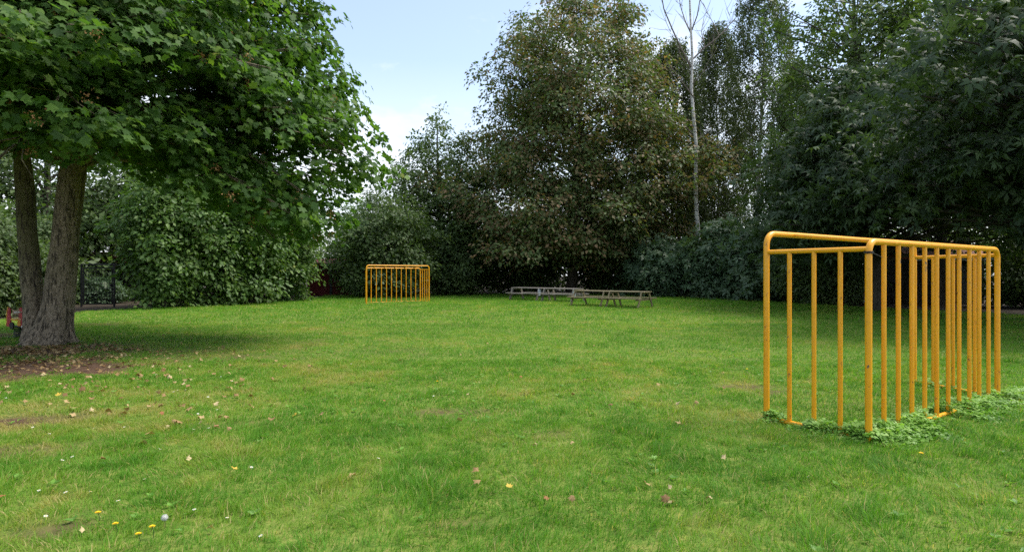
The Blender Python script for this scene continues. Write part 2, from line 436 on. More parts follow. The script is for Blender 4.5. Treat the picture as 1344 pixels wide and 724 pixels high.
def tree(name, label, x, y, H, tr, prof, nb, leaf, size, tmpl=T_LEAF, bark=None, group=None, cat='tree', lean=(0,0), wob=.25,
         clump=(.9,1.5), nleaf=110, per=3, droop=.35, flat_=.6, sp=9, rise=.35, tintmix=(.5,.5), fill=.35, lump=.16, stems=1, limb_r=.28,
         tiplen=1.0, trunk_top=.93, twigs=False, shape=None, cut=None):
    """prof: [(height, radius)...] crown envelope about the trunk"""
    root = thing(name, label, cat, (x, y, 0), group)
    pz = np.array([p[0] for p in prof]); pr = np.array([p[1] for p in prof])
    tm = MB(); paths = []
    for s in range(stems):
        a = rng.random()*6.28; so = 0 if stems == 1 else .35
        ln = lean if stems == 1 else (lean[0]+math.cos(a)*pr.max()*.45, lean[1]+math.sin(a)*pr.max()*.45)
        P = trunk_path((math.cos(a)*so, math.sin(a)*so, -.05), H*trunk_top*(1 if s == 0 else .55+.4*rng.random()), ln, wob)
        t = np.linspace(0, 1, len(P)); R = tr*(1-t*.92)**.85/(1 if stems == 1 else 1.6); R[0] *= 1.35
        tm.tube(P, list(R), 9); paths.append(P)
    zs = np.linspace(pz[0], pz[-1], 200); w = np.interp(zs, pz, pr)**1.3+.1; cdf = np.cumsum(w)/w.sum()
    cl = []; ph = rng.random(6)*6.28
    for i in range(nb):
        z = np.interp((i+rng.random())/nb, cdf, zs); az = i*2.39996+rng.normal()*.35
        rr = np.interp(z, pz, pr)
        rr *= 1+lump*math.sin(2*az+ph[0]+z*.5)+lump*math.sin(3*az+ph[1]-z*.9)
        if shape: rr *= shape(az, z)
        reach = rr*(.72+.33*rng.random())
        P = paths[i % stems]
        zb = max(pz[0]*.75, z-reach*(rise+.25*rng.random())) if stems == 1 else max(.2, z-reach*.8)
        zb = min(zb, P[-1,2]*.97)
        b = np.array([np.interp(zb, P[:,2], P[:,0]), np.interp(zb, P[:,2], P[:,1]), zb])
        axis = np.array([lean[0]*z/H, lean[1]*z/H, 0])
        tip = axis+np.array([math.cos(az)*reach, math.sin(az)*reach, z])
        mid = b+(tip-b)*.5+np.array([0,0,.10*reach])+rng.normal(size=3)*.05*reach
        ts = np.linspace(0, 1, 7)[:,None]
        crv = b*(1-ts)**2+2*mid*ts*(1-ts)+tip*ts**2
        r0 = max(.012, tr*limb_r*(1-.6*zb/H)*(.6+.5*reach/pr.max()))
        tm.tube(crv, list(np.linspace(r0, r0*.18, 7)), 5, False)
        out = np.array([math.cos(az), math.sin(az), .15])
        sc = .6+.5*min(1.0, rr/pr.max())
        for k in range(per):
            t = 1.0-.17*k*(.7+.6*rng.random()) if k else 1.0
            t = max(t, .3)
            c = b*(1-t)**2+2*mid*t*(1-t)+tip*t*t
            side = np.array([-math.sin(az), math.cos(az), 0])
            if k: c = c+side*rng.normal()*.38*reach*.6+np.array([0,0,rng.normal()*.25])
            cr = (clump[0]+(clump[1]-clump[0])*rng.random())*sc
            if k and twigs: tm.tube([crv[3], (crv[3]+c)/2+np.array([0,0,.1]), c], [r0*.3, r0*.2, .006], 4, False)
            cl.append((c, cr, max(6, int(nleaf*(cr/clump[1])**2*(.8+.4*rng.random()))), out))
        if rng.random() < fill:
            t = .25+.3*rng.random(); c = b*(1-t)**2+2*mid*t*(1-t)+tip*t*t
            cl.append((c, clump[1]*sc, int(nleaf*.7), out))
    top = paths[0][-1]; cl.append((top, clump[1]*.6, int(nleaf*.5), np.array([0,0,1.0])))
    tm.build('trunk', bark or BARK_DARK, root, smooth=True)
    if cut: cl = [k for k in cl if not cut(k[0]+np.array([x,y,0]))]
    V, T, c = clump_leaves(cl, tmpl, size, tintmix, droop, flat_, .9, sp)
    V[:,2] = np.maximum(V[:,2], .03)
    tris('crown', V, T, leaf, root, c)
    return root, cl

# ------------------------------------------------------------------ the big maple at the left
def big_maple():
    bx, by = TREE
    root = thing('maple_tree', 'big multi-stemmed maple with thick mossy trunk leaning over fallen leaves at lawn edge', 'tree', (bx, by, 0))
    def stem_path(pts): return [np.array(p)-np.array([bx, by, 0]) for p in pts]
    def pt(px, py, y): return (at(px, y), y, EYE+(HZ-py)/F*y)
    tm = MB()
    main = [pt(66,453,by), pt(70,432,by), pt(76,400,by), pt(80,345,by), pt(84,305,by), pt(88,260,by), pt(98,180,by+.1), pt(103,100,by+.2), pt(104,0,by+.3), pt(106,-110,by+.3)]
    mr = [.42,.33,.285,.25,.225,.21,.19,.16,.12,.06]
    P = stem_path(main); P[0][2] = -.05
    def stem(P, r, flare, n=44, sg=32):
        P = np.array(P); t = np.linspace(0, 1, len(P)); u = np.linspace(0, 1, n)**1.35
        C = np.stack([np.interp(u, t, P[:,k]) for k in range(3)], -1)
        for k in range(3): C[2:-2,k] = np.convolve(C[:,k], [.15,.22,.26,.22,.15], 'valid')
        rr = np.interp(u, t, r); a = np.linspace(0, 2*math.pi, sg, endpoint=False); A, Z = np.meshgrid(a, C[:,2]); ca, sa = np.cos(A), np.sin(A)
        ph = rng.random(3)*6.28
        lob = .5+.5*np.sin(5*A+ph[0]+.6*np.sin(2*A+ph[1]))
        k = 1+1.5*flare*np.exp(-np.maximum(Z, 0)/.26)*(.35+.75*lob)+.16*np.exp(-np.maximum(Z, 0)/.9)*np.sin(3*A+ph[2])
        k += .15*(vnoise(ca*2.2+7+Z*.2, sa*2.2+Z*1.5, 3)-.5)+.07*(vnoise(ca*6+9, sa*6+Z*4, 5)-.5)
        V = np.stack([C[:,None,0]+ca*rr[:,None]*k, C[:,None,1]+sa*rr[:,None]*k, Z], -1).reshape(-1,3)
        tm.add(V, [(q*sg+m, q*sg+(m+1) % sg, (q+1)*sg+(m+1) % sg, (q+1)*sg+m) for q in range(n-1) for m in range(sg)])
    mr[0] = .35; stem(P, mr, .55)
    left = [pt(50,446,by+.15), pt(44,400,by+.25), pt(39,350,by+.3), pt(35,300,by+.3), pt(33,250,by+.3), pt(28,190,by+.2), pt(15,100,by), pt(-10,0,by-.2)]
    stem(stem_path(left), [.24,.205,.195,.185,.175,.16,.13,.06], .35)
    right = [pt(84,430,by+.35), pt(90,385,by+.45), pt(94,340,by+.5), pt(97,300,by+.55), pt(103,250,by+.65), pt(116,160,by+.9), pt(135,60,by+1.3), pt(160,-40,by+1.6)]
    stem(stem_path(right), [.16,.13,.12,.115,.11,.10,.09,.05], .2)
    # crown envelope
    pz = np.array([2.5,3.2,4.2,5.5,7.0,8.5,10.5,12.5,14.0]); pr = np.array([5.2,6.6,7.2,6.6,6.2,6.0,5.2,3.6,1.2])
    cl = []; keyp = []; nb = 150
    zs = np.linspace(2.6, 13.6, 300); w = np.interp(zs, pz, pr)**1.2*np.where(zs < 10.2, 1.3, .6); cdf = np.cumsum(w)/w.sum()
    spec = [(430,292,15),(398,305,14.4),(360,312,14),(440,252,15),(468,228,14.5),(488,214,14),(462,182,14.5),(444,132,15),(436,98,16),(398,62,15),(424,22,16),(415,268,13),(380,280,12.5),(455,205,13.4),(436,160,13)]
    for i in range(nb+len(spec)):
        if i < nb:
            z = np.interp((i+rng.random())/nb, cdf, zs); az = i*2.39996+rng.normal()*.3
            rr = np.interp(z, pz, pr); reach = rr*(.74+.24*rng.random())
            if math.sin(az) < -.5 and z < 4.6: reach *= .86
        else:
            q = stem_path([pt(*spec[i-nb])])[0]; z = q[2]; az = math.atan2(q[1], q[0]); reach = math.hypot(q[0], q[1])
        if i < nb and z-.2 < EYE+.150*(by+math.sin(az)*reach): continue
        zb = max(3.7+1.9*rng.random(), z-reach*(.20+.25*rng.random())); zb = min(zb, 12)
        b = np.array([np.interp(zb, [p[2] for p in P], [p[0] for p in P]), np.interp(zb, [p[2] for p in P], [p[1] for p in P]), zb])
        tip = np.array([math.cos(az)*reach, math.sin(az)*reach, z])
        mid = (b+tip)/2+np.array([0,0,.16*reach])+rng.normal(size=3)*.2
        ts = np.linspace(0, 1, 8)[:,None]; crv = b*(1-ts)**2+2*mid*ts*(1-ts)+tip*ts**2
        r0 = .03+.035*rng.random(); tm.tube(crv, list(np.linspace(r0, .012, 8)), 7, False)
        out = np.array([math.cos(az), math.sin(az), .1])
        n = 8 if z < 10.2 else 4
        for k in range(n):
            t = 1-.62*(k/n)*(.8+.3*rng.random())
            c = b*(1-t)**2+2*mid*t*(1-t)+tip*t*t
            if k: c = c+np.array([-math.sin(az), math.cos(az), 0])*rng.normal()*.95*t+np.array([0,0,rng.normal()*.25])
            cr = .52+.42*rng.random()
            j = int(t*7); tm.tube([crv[max(0,j-1)], (crv[j]+c)/2+np.array([0,0,.06]), c], [.016,.010,.004], 4, False)
            wc = c+np.array([bx, by, 0])
            if i < nb and wc[2]-.35 < EYE+.155*wc[1]+.12*max(0, -wc[0]-10.5)*-1: continue
            cl.append((c, cr, int((120 if z < 10.2 else 44)*(cr/.75)**2), out))
            if rng.random() < .22: keyp.append(c+np.array([math.cos(az)*.4, math.sin(az)*.4-.15, -.12])+rng.normal(size=3)*.2)
    for k in range(100):
        a = rng.random()*6.283; rr_ = .5+2.8*rng.random(); z = 4.25+1.6*rng.random()+.12*rr_*max(0, math.sin(a))
        if k >= 46: a = -rng.random()*3.14; rr_ = .8+3.2*rng.random(); z = 5.0+3.4*rng.random()
        c = np.array([math.cos(a)*rr_+.3, math.sin(a)*rr_, z]); tm.tube([(P[8] if False else np.array([.35, 0, z-.25])), c*.6+np.array([.1,0,z*.4+.1]), c], [.03,.018,.005], 5, False)
        cl.append((c, .5+.35*rng.random(), 80, np.array([math.cos(a), math.sin(a), 0])))
    tm.build('trunk', BARK, root, smooth=True)
    V, T, c = clump_leaves(cl, T_MAPLE, .092, (.42,.55), .30, .42, 1.0, 7)
    tris('crown', V, T, L_MAPLE, root, c)
    C = np.repeat(np.array(keyp), 26, 0); C = C+rng.normal(size=C.shape)*.055
    n = len(C)
    ax = rng.normal(size=(n,3)); ax[:,2] -= 1.2
    V, T, c = leaves(C, ax, rng.normal(size=(n,3)), .042*(.7+.6*rng.random(n)), T_LEAF, rng.random(n))
    o = tris('seed_cluster', V, T, L_KEYS, root, c); o['kind'] = 'stuff'; o['label'] = 'brown hanging seed clusters'
big_maple()

# ------------------------------------------------------------------ shrubs along the left
def gap(c):
    """the low opening over the path and the gate"""
    px = 672+F*c[0]/c[1]; py = HZ-F*(c[2]-EYE)/c[1]
    return 84 < px < 166 and py > 310
HB = 'leafy hazel bushes along the left edge'
def bush(name, label, px, y, h, r, leaf, size, nb=46, group=None, tmpl=T_LEAF, nleaf=150, stems=6, low=.25, cat='bush', clump=(.55,.95), **kw):
    return tree(name, label, at(px, y), y, h, .10, [(low, r*.62), (h*.30, r*.86), (h*.58, r), (h*.82, r*.7), (h, r*.2)], nb, leaf, size, tmpl,
                group=group, cat=cat, stems=stems, clump=clump, nleaf=nleaf, wob=.12, per=3, fill=.5, lump=.24, flat_=.38, **kw)
bush('hazel_bush', 'light green hazel bush just right of the black metal gate', 214, 28.2, 7.0, 1.5, L_HAZEL, .19, group=HB, nb=44, cut=gap)
bush('hazel_bush', 'light green hazel bush second to the right of the black metal gate', 264, 30.0, 7.6, 2.0, L_HAZEL, .20, group=HB, nb=50)
bush('hazel_bush', 'broad light green hazel bush between two hazels left of the red shed', 322, 32.2, 7.6, 2.1, L_HAZEL, .21, group=HB, nb=50)
bush('hazel_bush', 'light green hazel bush overhanging the front of the red shed', 370, 34.8, 7.4, 1.6, L_HAZEL, .21, group=HB, nb=48, low=.4)
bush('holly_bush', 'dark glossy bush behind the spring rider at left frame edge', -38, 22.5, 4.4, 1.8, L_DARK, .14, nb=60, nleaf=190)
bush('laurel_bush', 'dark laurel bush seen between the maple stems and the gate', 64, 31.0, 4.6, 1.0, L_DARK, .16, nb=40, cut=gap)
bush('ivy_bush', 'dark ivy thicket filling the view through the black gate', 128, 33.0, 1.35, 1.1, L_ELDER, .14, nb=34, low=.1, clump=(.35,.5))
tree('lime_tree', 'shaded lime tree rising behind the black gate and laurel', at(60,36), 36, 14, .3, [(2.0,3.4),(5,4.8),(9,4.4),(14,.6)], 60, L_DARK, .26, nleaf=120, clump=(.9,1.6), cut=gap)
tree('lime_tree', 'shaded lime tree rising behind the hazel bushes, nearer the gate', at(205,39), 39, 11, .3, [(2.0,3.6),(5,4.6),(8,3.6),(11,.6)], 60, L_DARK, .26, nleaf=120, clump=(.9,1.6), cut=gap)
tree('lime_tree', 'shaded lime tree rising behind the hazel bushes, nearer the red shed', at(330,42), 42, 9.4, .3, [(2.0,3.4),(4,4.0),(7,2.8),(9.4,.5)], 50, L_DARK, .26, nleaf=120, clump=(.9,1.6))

# ------------------------------------------------------------------ trees across the back
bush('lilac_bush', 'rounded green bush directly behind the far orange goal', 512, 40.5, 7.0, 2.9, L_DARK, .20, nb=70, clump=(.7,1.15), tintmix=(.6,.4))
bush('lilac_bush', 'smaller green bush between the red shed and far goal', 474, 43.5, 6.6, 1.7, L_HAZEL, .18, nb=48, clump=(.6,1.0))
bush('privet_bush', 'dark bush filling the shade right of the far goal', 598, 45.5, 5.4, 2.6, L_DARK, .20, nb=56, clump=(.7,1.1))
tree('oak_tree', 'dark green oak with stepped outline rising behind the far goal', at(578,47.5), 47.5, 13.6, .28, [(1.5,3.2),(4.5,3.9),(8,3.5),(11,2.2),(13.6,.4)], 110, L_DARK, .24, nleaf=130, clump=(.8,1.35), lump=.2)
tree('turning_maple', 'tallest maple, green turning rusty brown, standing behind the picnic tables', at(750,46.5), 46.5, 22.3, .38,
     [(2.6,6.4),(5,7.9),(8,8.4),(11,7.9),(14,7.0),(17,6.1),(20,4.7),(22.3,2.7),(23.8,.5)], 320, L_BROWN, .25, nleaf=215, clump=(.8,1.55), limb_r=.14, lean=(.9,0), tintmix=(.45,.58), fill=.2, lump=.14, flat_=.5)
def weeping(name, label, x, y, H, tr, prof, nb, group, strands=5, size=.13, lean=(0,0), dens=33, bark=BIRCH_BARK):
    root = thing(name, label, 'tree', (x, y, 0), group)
    pz = np.array([p[0] for p in prof]); pr = np.array([p[1] for p in prof])
    tm = MB(); tw = MB(); P = trunk_path((0,0,-.05), H*.96, lean, .25, 16); t = np.linspace(0, 1, 16)
    R = tr*(1-.93*t)**.9; R[0] *= 1.3; tm.tube(P, list(R), 9)
    pos = []; axs = []; ct = []
    for i in range(nb):
        z = pz[0]+(pz[-1]-pz[0])*((i+rng.random())/nb)**.9; az = i*2.39996+rng.normal()*.4
        reach = np.interp(z, pz, pr)*(.65+.4*rng.random()); zb = max(z-reach*.75, 1.5)
        zb = min(zb, P[-1,2])
        b = np.array([np.interp(zb, P[:,2], P[:,0]), np.interp(zb, P[:,2], P[:,1]), zb])
        tip = np.array([lean[0]*z/H+math.cos(az)*reach, lean[1]*z/H+math.sin(az)*reach, z])
        mid = (b+tip)/2+np.array([0,0,.22*reach]); ts = np.linspace(0,1,7)[:,None]
        crv = b*(1-ts)**2+2*mid*ts*(1-ts)+tip*ts**2
        tw.tube(crv, list(np.linspace(max(.02, tr*.2), .01, 7)), 5, False)
        c = rng.random()
        for k in range(strands):
            s = .4+.6*rng.random(); a = b*(1-s)**2+2*mid*s*(1-s)+tip*s*s+rng.normal(size=3)*.22
            ln = (.7+1.6*rng.random()); n = int(dens*ln); u = rng.random(n)
            dr = np.array([math.cos(az)*.22, math.sin(az)*.22, -1.0])
            q = a+u[:,None]*ln*dr+rng.normal(size=(n,3))*np.array([.13,.13,.06]); pos.append(q); ct.append(np.full(n, c*.6+.4*rng.random()))
    tm.build('trunk', bark, root, smooth=True); tw.build('branches', BIRCH_TWIG, root)
    C = np.concatenate(pos); n = len(C); ax = rng.normal(size=(n,3))*.7; ax[:,2] -= 1
    V, T, c = leaves(C, ax, rng.normal(size=(n,3))+np.array([0,-.3,.5]), size*(.7+.6*rng.random(n)), T_LEAF, np.clip(.6*np.concatenate(ct)+.4*rng.random(n), 0, 1))
    tris('crown', V, T, L_BIRCH, root, c)
GB = 'birches behind the bare birch'
weeping('birch_tree', 'weeping birch with hanging strands just right of the rusty maple', at(884,50), 50, 20.3, .16, [(3.5,3.0),(8,3.4),(14,3.3),(17.5,2.6),(20.3,.6)], 150, GB, 6, .17)
weeping('birch_tree', 'tall airy birch with pale trunk, right of the bare white birch', at(993,47), 47, 24.5, .19, [(9,2.4),(13,3.2),(18,3.2),(22,2.2),(24.5,.4)], 100, GB, 6, .16, lean=(.4,0))
weeping('birch_tree', 'slim young birch hanging over the dark shrubs near the goal', at(1045,42), 42, 16.0, .12, [(5,1.6),(9,2.5),(12,2.3),(16,.4)], 85, GB, 6, .15)
weeping('birch_tree', 'small birch low behind the bare white birch trunk', at(942,52), 52, 22.5, .12, [(5,2.4),(9,3.0),(14,3.1),(19,2.3),(22.5,.5)], 150, GB, 6, .16)

def bare_birch():
    y = 43.0; x = at(917, y); root = thing('bare_birch', 'dead leafless birch with white trunk and upswept bare branches', 'tree', (x, y, 0))
    def L(px, py, dy=0): return np.array([at(px, y)-x, dy, EYE+(HZ-py)/F*y])
    tm = MB(); P = [np.array([.05,0,-.05]), L(917.5,325), L(913.5,262,.1), L(912.8,190,-.1), L(908,120,.1), L(908.5,70), L(906,20), L(904,-40), L(902,-110)]
    tm.tube(P, [.19,.155,.14,.125,.105,.085,.065,.045,.02], 10)
    tm.build('trunk', BIRCH_BARK, root, smooth=True)
    br = [([(907,88),(893,66),(880,42),(868,18),(862,-8),(854,-40)], .065, -1.2), ([(908,100),(899,80),(893,66)], .03, .4),
          ([(909,78),(925,62),(945,46),(958,32),(972,16)], .06, 1.0), ([(907,44),(901,28),(896,8),(892,-20)], .05, .6), ([(908,40),(914,22),(917,0),(919,-30)], .05, -.6),
          ([(944,47),(940,30),(934,12),(930,-6)], .03, 1.2), ([(925,62),(922,40),(927,18),(932,8)], .03, .7),
          ([(911,128),(900,118),(884,100),(868,84)], .045, -.9), ([(912,180),(898,168),(882,158),(870,148)], .04, -1.2), ([(912,200),(901,186),(886,176)], .035, .8),
          ([(884,100),(872,92),(862,90)], .02, -.9), ([(913,185),(926,176),(940,160)], .03, 1.0), ([(880,42),(872,34),(866,20)], .02, -1.1), ([(958,32),(962,18),(960,2)], .02, 1.1),
          ([(909,110),(920,98),(930,78),(934,60)], .03, -.8), ([(896,8),(890,0),(884,-14)], .02, .7)]
    for pts, r, d in br:
        m = MB(); n = len(pts); Q = [L(px, py, d*i/(n-1)) for i, (px, py) in enumerate(pts)]
        m.tube(Q, list(np.linspace(r, r*.3, n)), 6)
        for i in range(1, n):                                  # fine twigs
            for k in range(3):
                a = Q[i]+(Q[i-1]-Q[i])*rng.random(); d2 = nrm(Q[i]-Q[i-1])*.6+rng.normal(size=3)*.45+np.array([0,0,.35])
                m.tube([a, a+d2*.5, a+d2*.95+np.array([0,0,.1])], [.016,.011,.005], 4, False)
        m.build('branch', BIRCH_TWIG, root)
bare_birch()

tree('ash_tree', 'thin dark trunked ash showing sky between birches', at(958,54), 54, 15, .16, [(5,2.2),(9,3.0),(12,2.4),(15,.4)], 46, L_BIRCH, .2, nleaf=80, clump=(.7,1.2), fill=.1, lean=(-.8,0))
tree('ash_tree', 'forked slender ash behind the weeping birch strands', at(905,56), 56, 14, .15, [(4.5,2.4),(8,3.0),(11,2.4),(14,.4)], 46, L_DARK, .22, nleaf=80, clump=(.7,1.2), fill=.1, lean=(.6,0))
SH = 'shrubs in the shade below the birches'
bush('elder_bush', 'blue green elder bush at the foot of the bare birch', 958, 38.5, 4.9, 2.3, L_ELDER, .30, nb=56, group=SH, tmpl=T_SPRAY, sp=3, nleaf=46, clump=(.6,1.0))
bush('elder_bush', 'blue green elder bush close behind the near goal left post', 1012, 35.5, 4.4, 2.0, L_ELDER, .30, nb=50, group=SH, tmpl=T_SPRAY, sp=3, nleaf=46, clump=(.6,1.0))
bush('elder_bush', 'dark elder bush behind the right end of the tan picnic tables', 872, 42.0, 3.9, 2.2, L_ELDER, .30, nb=50, group=SH, tmpl=T_SPRAY, sp=3, nleaf=44, clump=(.6,1.0))
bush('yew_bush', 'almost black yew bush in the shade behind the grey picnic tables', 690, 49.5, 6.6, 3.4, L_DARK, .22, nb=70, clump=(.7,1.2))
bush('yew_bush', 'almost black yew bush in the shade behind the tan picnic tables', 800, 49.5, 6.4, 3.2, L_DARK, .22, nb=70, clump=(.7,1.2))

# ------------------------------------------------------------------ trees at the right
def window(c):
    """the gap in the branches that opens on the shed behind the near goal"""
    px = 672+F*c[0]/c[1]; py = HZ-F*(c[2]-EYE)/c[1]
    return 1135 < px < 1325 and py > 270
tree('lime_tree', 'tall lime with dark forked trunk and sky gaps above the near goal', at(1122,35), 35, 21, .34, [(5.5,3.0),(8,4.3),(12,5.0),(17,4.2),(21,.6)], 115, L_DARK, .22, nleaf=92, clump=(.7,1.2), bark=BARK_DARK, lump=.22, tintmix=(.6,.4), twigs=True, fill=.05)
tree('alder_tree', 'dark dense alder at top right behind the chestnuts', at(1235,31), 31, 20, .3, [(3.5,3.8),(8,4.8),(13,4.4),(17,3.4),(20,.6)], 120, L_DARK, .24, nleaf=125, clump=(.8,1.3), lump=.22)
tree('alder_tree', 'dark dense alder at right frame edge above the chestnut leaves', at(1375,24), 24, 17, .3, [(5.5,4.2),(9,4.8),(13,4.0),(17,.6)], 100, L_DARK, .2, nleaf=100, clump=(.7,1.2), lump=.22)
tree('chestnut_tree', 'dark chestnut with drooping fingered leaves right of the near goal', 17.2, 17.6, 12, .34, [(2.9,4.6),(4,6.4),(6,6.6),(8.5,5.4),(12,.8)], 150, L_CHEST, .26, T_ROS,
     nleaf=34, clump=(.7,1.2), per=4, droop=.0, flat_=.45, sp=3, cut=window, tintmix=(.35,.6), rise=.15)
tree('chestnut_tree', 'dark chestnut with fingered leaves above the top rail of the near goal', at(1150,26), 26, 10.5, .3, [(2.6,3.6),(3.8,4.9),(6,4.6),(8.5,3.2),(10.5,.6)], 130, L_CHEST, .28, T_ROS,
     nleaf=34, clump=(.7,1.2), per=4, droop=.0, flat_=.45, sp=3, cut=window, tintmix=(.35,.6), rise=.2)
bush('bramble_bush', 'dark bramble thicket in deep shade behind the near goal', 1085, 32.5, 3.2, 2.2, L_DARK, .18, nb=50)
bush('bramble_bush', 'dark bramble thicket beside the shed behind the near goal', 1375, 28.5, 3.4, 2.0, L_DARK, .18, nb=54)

# woodland closing the view behind everything
def woodland():
    cl = []
    def run(x0, y0, x1, y1, n, h, depth):
        for i in range(n):
            t = rng.random(); x = x0+(x1-x0)*t+rng.normal()*depth; y = y0+(y1-y0)*t+rng.normal()*depth
            z = .2+h*rng.random()**.8*(.7+.5*vnoise(np.array([x*.25]), np.array([y*.25]), 4)[0])
            cl.append((np.array([x, y, z]), 1.0+.7*rng.random(), 70, np.array([0,-.6,.3])))
    run(-24,56,34,57,620,5.6,1.2); run(34,56,40,14,480,7.5,1.5); run(-24,56,-34,20,480,7.0,1.3); run(-24,36,-30,12,260,5.5,1.0)
    V, T, c = clump_leaves(cl, T_LEAF, .34, (.5,.5), .35, .7); V[:,2] = np.maximum(V[:,2], .02)
    tag(tris('woodland', V, T, L_DARK, tint=c), 'dark wood of undergrowth closing the view behind the trees', 'woodland', kind='stuff')
woodland()

# ------------------------------------------------------------------ cage goals
def goal(label, A, B, C, D, group):
    """A, D feet of the open front frame; B, C feet of the lower back frame (B behind A, C behind D)"""
    h1, h2, h3, rp, rb = 2.0, 1.875, 1.775, .030, .0235
    A, B, C, D = [Vector((*p, 0)) for p in (A, B, C, D)]
    o = (A+D)/2; root = thing('goal_cage', label, 'goal', o, group)
    A, B, C, D = [p-o for p in (A, B, C, D)]; Z = Vector((0,0,1))
    def hoop(P, Q, h, r):
        a, b = P+Z*h, Q+Z*h
        return [P-Z*.03, P+Z*.6, P+Z*1.2]+arc_path(P, a, b, r)+arc_path(a, b, Q, r)+[Q+Z*1.2, Q+Z*.6, Q-Z*.03]
    MB().tube(hoop(A, D, h1-rp, .13), rp, 14).build('front_frame', PAINT, root, True)
    MB().tube(hoop(B, C, h2-rp, .11), rp, 14).build('back_frame', PAINT, root, True)
    for P, Q in ((A, B), (D, C)):
        MB().tube([P+Z*h3, Q+Z*h3], rb, 10).build('side_rail', PAINT, root, True)
        for k in range(1, 4):
            b = P.lerp(Q, k/4); MB().tube([b+Z*.03, b+Z*1.0, b+Z*(h3-.01)], rb*.92, 10).build('bar', PAINT, root, True)
        MB().tube([P+Z*.045, Q+Z*.045], rb, 10).build('ground_rail', PAINT, root, True)
    MB().tube([B+Z*.045, C+Z*.045], rb, 10).build('ground_rail', PAINT, root, True)
    for k in range(1, 11):
        b = B.lerp(C, k/11); MB().tube([b+Z*.03, b+Z*1.0, b+Z*(h2-rp-.02)], rb*.92, 10).build('bar', PAINT, root, True)
    for k in range(5):
        t = (1.5+2*k)/11
        MB().tube([A.lerp(D, t)+Z*(h1-rp), B.lerp(C, t)+Z*(h2-rp)], rb*.8, 8).build('roof_rail', PAINT, root, True)
    return root, (A, B, C, D)
GG = 'two orange cage goals on the lawn'
nA, nB, nC, nD = gnd(1006,553.5), gnd(1140,583), gnd(1309,525), gnd(1200,505)
ng, (lA, lB, lC, lD) = goal('large orange barred goal cage at the right with weeds round its base', nA, nB, nC, nD, GG)
w = MB()
for k in range(3):
    pts = [lB+Vector((math.cos(a)*.038, math.sin(a)*.038, 1.735+.008*k)) for a in np.linspace(0, 6.0, 14)]
    w.tube(pts, .0035, 5)
d = (lC-lB).normalized()
w.tube([lB+d*.036+Vector((0,0,1.74)), lB+d*.14+Vector((-.02,-.03,1.73)), lB+d*.27+Vector((-.01,-.02,1.70))], .003, 5)
w.build('wire_tie', WIRE, ng)
goal('small distant orange goal cage in front of the rounded bush', (-7.29,31.3), (-7.60,32.5), (-5.08,34.6), (-4.49,33.8), GG)

# weeds growing round the near goal
def weeds():
    pos = []
    def along(P, Q, n, sp, hh):
        P = np.array(P); Q = np.array(Q); t = rng.random(n); nrml = np.array([Q[1]-P[1], P[0]-Q[0]]); nrml = nrml/np.linalg.norm(nrml)
        d = rng.normal(size=n)*sp
        x = P[0]+(Q[0]-P[0])*t+nrml[0]*d; y = P[1]+(Q[1]-P[1])*t+nrml[1]*d
        keep = fbm(x, y, .35, 8) > .40
        x, y, d = x[keep], y[keep], d[keep]
        z = .02+hh*np.exp(-(d/sp)**2*.7)*(.35+.75*rng.random(len(x)))*(.5+fbm(x, y, .3, 19))
        pos.append(np.stack([x, y, z], -1))
    along(nA, nB, 1100, .10, .10); along(nB, nC, 2400, .16, .13); along((nB[0]-.1,nB[1]+.05), (nB[0]+.75,nB[1]+.45), 1500, .22, .14); along((nB[0]+1.1,nB[1]+.7), (nC[0]+.2,nC[1]+.1), 1500, .22, .11)
    along(nD, nC, 260, .12, .08); along((nC[0],nC[1]), (nC[0]+.7,nC[1]+.3), 420, .18, .09)
    C = np.concatenate(pos); n = len(C)
    ax = rng.normal(size=(n,3))*np.array([1,1,.2]); nm = np.array([0,-.15,1])+rng.normal(size=(n,3))*.35
    V, T, c = leaves(C, ax, nm, .043*(.6+.9*rng.random(n)), T_TRI, np.clip(rng.random(n)*.7+.3*(C[:,2] > .09), 0, 1))
    tag(tris('ground_cover_weeds', V, T, L_WEED, tint=c), 'bright green leafy weeds growing round the near goal base', 'weeds', kind='stuff')
    # broadleaf weeds in the lawn
    n = 1500; y = np.sqrt(9+(196-9)*rng.random(n)); x = (rng.random(n)*2-1)*(.86*y+1)
    ok = (fbm(x, y, .8, 63) > .53) & in_lawn(x, y); x, y = x[ok], y[ok]; n = len(x)
    C = np.repeat(np.stack([x, y, lawnz(x, y)+.012], -1), 5, 0); a = rng.random(n*5)*6.28
    ax = np.stack([np.cos(a), np.sin(a), .35+.3*rng.random(n*5)], -1)
    V, T, c = leaves(C, ax, np.tile([0,0,1.0], (n*5,1))+rng.normal(size=(n*5,3))*.2, .05*(.5+.8*rng.random(n*5)), T_LEAF, rng.random(n*5)*.6)
    tag(tris('lawn_weeds', V, T, L_WEED, tint=c), 'low broad-leaved weeds scattered through the lawn grass', 'weeds', kind='stuff')
weeds()

